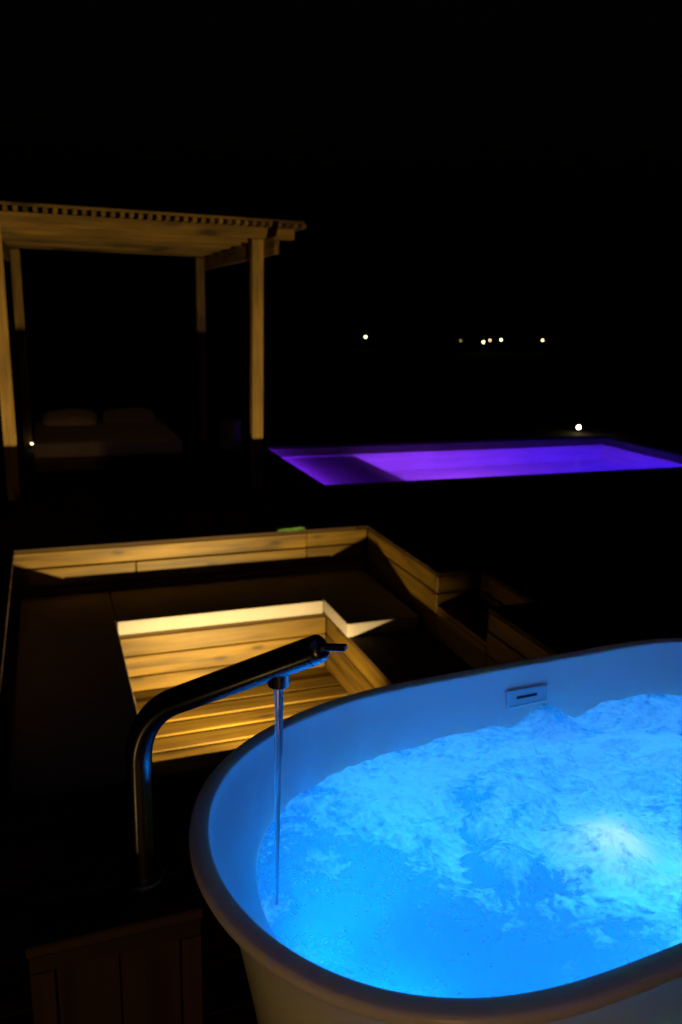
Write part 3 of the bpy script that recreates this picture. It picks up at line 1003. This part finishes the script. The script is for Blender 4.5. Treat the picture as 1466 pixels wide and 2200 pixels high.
for k in range(2):
    xa = cx0 + 0.046; xb = cx1 - 0.042; w = (xb - xa) / 2
    board('front_panel', xa + k * w + 0.001, xa + (k + 1) * w - 0.001, cy0 + 0.009, cy0 + 0.024, 0.03, zt - 0.037, M['cabinet'], cab, 'Z', 0.001)
board('side_panel', cx0 + 0.006, cx0 + 0.024, cy0 + 0.0245, cy1 - 0.003, 0.02, zt - 0.001, M['cabinet'], cab, 'Z', 0.002)
board('side_panel', cx1 - 0.024, cx1 - 0.006, cy0 + 0.0245, cy1 - 0.003, 0.02, zt - 0.001, M['cabinet'], cab, 'Z', 0.002)
board('back_panel', cx0 + 0.026, cx1 - 0.026, cy1 - 0.02, cy1 - 0.004, 0.02, zt - 0.001, M['cabinet'], cab, 'Z', 0.002)
board('plinth', cx0 + 0.01, cx1 - 0.01, cy0 + 0.012, cy1 - 0.01, 0.0, 0.0195, M['cabinet'], cab, 'X', 0.002)

DH = Vector((0.216, -0.186, 0)).normalized()


def T(s_, z):
    return Vector((BX, BY, 0)) + DH * s_ + Vector((0, 0, z))


tap = empty('bath_tap', (BX, BY, BZ)); tag(tap, 'tall dark metal bath tap with bent pipe and short lever, pouring water', 'tap')
lathe('base_flange', [(0, 0), (0.039, 0), (0.039, 0.006), (0.036, 0.009), (0.026, 0.0095), (0, 0.0095)], M['gunmetal'], tap, (BX, BY, BZ + 0.0005), 40)
ctrl = [(0, BZ + 0.008), (0, 0.62), (0, 0.70), (0, 0.77)]
# bend: arc from vertical to the arm's slope
slope = math.atan2(1.0818 - 0.9693, 0.3373 - 0.1306)
turn = math.pi / 2 - slope
Rb = 0.155
z_start = 0.801
pts2 = [(s_, z) for s_, z in ctrl]
for k in range(0, 15):
    a = turn * k / 14
    pts2.append((Rb * (1 - math.cos(a)), z_start + Rb * math.sin(a)))
s_e, z_e = pts2[-1]
L_arm = (0.335 - s_e) / math.cos(slope)
for k in range(1, 9):
    pts2.append((s_e + math.cos(slope) * L_arm * k / 8, z_e + math.sin(slope) * L_arm * k / 8))
RP = 0.0238
tube('pipe', [T(*q) for q in pts2], [RP] * len(pts2), M['gunmetal'], tap, 40)
es, ez_ = pts2[-1]
dir2 = Vector((DH.x * math.cos(slope), DH.y * math.cos(slope), math.sin(slope)))
pe = T(es, ez_)
tube('joint_ring', [pe - dir2 * 0.0005, pe + dir2 * 0.0022], [RP * 0.93] * 2, M['black'], tap, 40)
cap = [pe + dir2 * q for q in (0.002, 0.010, 0.014, 0.018, 0.0215, 0.0235)]
tube('lever_cap', cap, [RP, RP, RP * 0.985, RP * 0.93, RP * 0.82, RP * 0.62], M['gunmetal'], tap, 40)
# lever: a flat bar lying level
lc = pe + dir2 * 0.012 + Vector((0, 0, 0.004))
beam('lever', lc, lc + DH * 0.048 + Vector((0, 0, 0.007)), 0.014, 0.0092, M['gunmetal'], tap, 0.0015)
# nozzle under the arm
sn = 0.2785
zn = z_e + math.tan(slope) * (sn - s_e)
pn = T(sn, zn)
lathe('nozzle', [(0, -0.040), (0.0125, -0.040), (0.0135, -0.0385), (0.0165, -0.0395), (0.0178, -0.038), (0.0178, 0.0), (0, 0.0)], M['gunmetal'], tap, pn, 32)

# falling water
M['stream'] = bpy.data.materials.new('falling_water'); M['stream'].use_nodes = True
nt = M['stream'].node_tree
b = nt.nodes['Principled BSDF']
b.inputs['Base Color'].default_value = (0.93, 0.97, 1, 1); b.inputs['Roughness'].default_value = 0.03
e2 = 0.095
b.inputs['Transmission Weight'].default_value = 1.0; b.inputs['IOR'].default_value = 1.33
tl = N(nt, 'ShaderNodeBsdfTranslucent'); tl.inputs['Color'].default_value = (0.9, 0.95, 1, 1)
mx = N(nt, 'ShaderNodeMixShader'); mx.inputs[0].default_value = 0.32
nt.links.new(b.outputs[0], mx.inputs[1]); nt.links.new(tl.outputs[0], mx.inputs[2])
nt.links.new(mx.outputs[0], nt.nodes['Material Output'].inputs[0])
zs = np.linspace(zn - 0.0395, WZ - 0.004, 60)
p_, r_ = [], []
for z in zs:
    t = (zs[0] - z) / (zs[0] - zs[-1])
    p_.append(Vector((pn.x + 0.0006 * math.sin(9 * t), pn.y + 0.0006 * math.cos(7 * t) + 0.003 * t, z)))
    r_.append((0.0084 - 0.0054 * t ** 0.45) * (1 + 0.05 * math.sin(31 * t)))
sm = tube('water_stream', p_, r_, M['stream'], None, 20, squash=lambda i, a: 1 + 0.22 * math.sin(2 * a + i * 0.10) + 0.12 * math.sin(3 * a - i * 0.17))
tag(sm, 'thin clear stream of water falling from the tap nozzle into the bath', 'water stream')

# ------------------------------------------------------------------ lamps around the terrace
def bollard(x, y, zc, r, h0, label, mat, name='garden_lamp'):
    t = empty(name, (x, y, h0)); tag(t, label, 'lamp', None)
    lathe('lamp_stem', [(0, 0), (0.03, 0), (0.03, 0.004), (0.012, 0.008), (0.012, zc - h0 - r * 0.6), (0, zc - h0 - r * 0.6)], M['gunmetal'], t, (x, y, h0), 16)
    prof = [(r * math.cos(a), r * math.sin(a)) for a in np.linspace(-math.pi / 2, math.pi / 2, 12)]
    prof[0] = (0, -r); prof[-1] = (0, r)
    lathe('lamp_globe', prof, mat, t, (x, y, zc), 20)
    return t


bollard(7.36, 9.78, 0.052, 0.024, -0.03, 'bright white garden lamp just beyond the far right corner of the pool', M['lens_warm'])
bollard(-0.183, 9.74, 0.046, 0.010, 0.0, 'tiny garden lamp on the deck at the left side of the daybed', M['globe'])

far = [((160.65, 400, -10.46), 1, 'leftmost distant lamp, bright and alone between pergola and the other lights'),
       ((217.27, 400, -11.66), 0, 'dim reddish distant lamp at the left end of the row of lights'),
       ((231.69, 400, -12.24), 1, 'bright distant lamp, lowest of the close group of three'),
       ((235.76, 400, -11.17), 0.5, 'small fainter distant lamp in the middle of the close group of three'),
       ((242.93, 400, -10.82), 1, 'bright distant lamp at the right of the close group of three'),
       ((270.31, 400, -10.72), 0.7, 'rightmost distant lamp, standing apart above the lamp by the pool')]
proto = None
mats = {1: M['globe'], 0: M['globe_dim'], 0.5: glow('distant_lamp_glass_soft', (1.0, 0.78, 0.36), 4.5), 0.7: glow('distant_lamp_glass_mid', (1.0, 0.80, 0.36), 8.5)}
GZ = -17.6
for (x, y, z), lv, lab in far:
    t = empty('distant_lamp', (x, y, GZ)); tag(t, lab, 'street lamp', 'lamps far off in the dark beyond the pool')
    r = 0.44 if lv else 0.36
    prof = [(r * math.cos(a), r * math.sin(a)) for a in np.linspace(-math.pi / 2, math.pi / 2, 9)]
    prof[0] = (0, -r); prof[-1] = (0, r)
    lathe('lamp_globe', prof, mats[lv], t, (x, y, z), 16)
    lathe('lamp_post', [(0, 0), (0.12, 0), (0.07, z - GZ - r), (0, z - GZ - r)], M['gunmetal'], t, (x, y, GZ), 10)

# recessed deck light, left of the bath, behind the frame edge
dl = empty('deck_light', (-0.66, 0.60, 0.0)); tag(dl, 'small round recessed light in the deck left of the tap cabinet', 'lamp')
lathe('light_ring', [(0.028, 0.0005), (0.04, 0.0005), (0.04, 0.004), (0.028, 0.004)], M['chrome'], dl, (-0.66, 0.60, 0.0), 24)
lathe('light_glass', [(0, 0.0005), (0.027, 0.0005), (0.026, 0.003), (0, 0.004)], M['lens_warm'], dl, (-0.66, 0.60, 0.0), 24)

# the house behind the camera: wall, step lamp, overhang and uplight added for bounce
hs = empty('house', (1.0, -3.0, 0)); tag(hs, 'pale plastered house behind the bath with a wide overhang added to bounce light', 'house')
board('wall', -3.0, 6.0, -3.15, -2.92, 0.0, 2.74, M['plaster'], hs, 'X', 0.01)
board('bounce_eave', -3.0, 6.0, -3.15, 1.25, 2.745, 2.90, M['bounce_soffit'], hs, 'X', 0.01)  # unseen overhang added to throw bath and uplight glow back down
wl = empty('wall_lamp', (WALL_LAMP[0], -2.92, WALL_LAMP[2])); tag(wl, 'low warm step lamp on the pale house wall near the deck', 'lamp')
board('back_plate', WALL_LAMP[0] - 0.05, WALL_LAMP[0] + 0.05, -2.919, -2.90, WALL_LAMP[2] - 0.06, WALL_LAMP[2] + 0.14, M['gunmetal'], wl, 'Z', 0.003)
lathe('lamp_shade', [(0.03, 0.16), (0.045, 0.10), (0.05, 0.0), (0.048, 0.0), (0.043, 0.10), (0.028, 0.155)], M['gunmetal'], wl, (WALL_LAMP[0], -2.84, WALL_LAMP[2] + 0.02), 24)
ul = empty('fill_uplight', (UP_FILL[0], -2.92, UP_FILL[2])); tag(ul, 'small unseen uplight added below the house overhang to fill the bath rim', 'lamp')
board('back_plate', UP_FILL[0] - 0.04, UP_FILL[0] + 0.04, -2.919, -2.90, UP_FILL[2] - 0.14, UP_FILL[2] + 0.02, M['gunmetal'], ul, 'Z', 0.003)
lathe('lamp_cup', [(0, -0.10), (0.04, -0.10), (0.045, -0.02), (0.042, -0.02), (0.038, -0.09), (0, -0.09)], M['gunmetal'], ul, (UP_FILL[0], UP_FILL[1], UP_FILL[2]), 24)
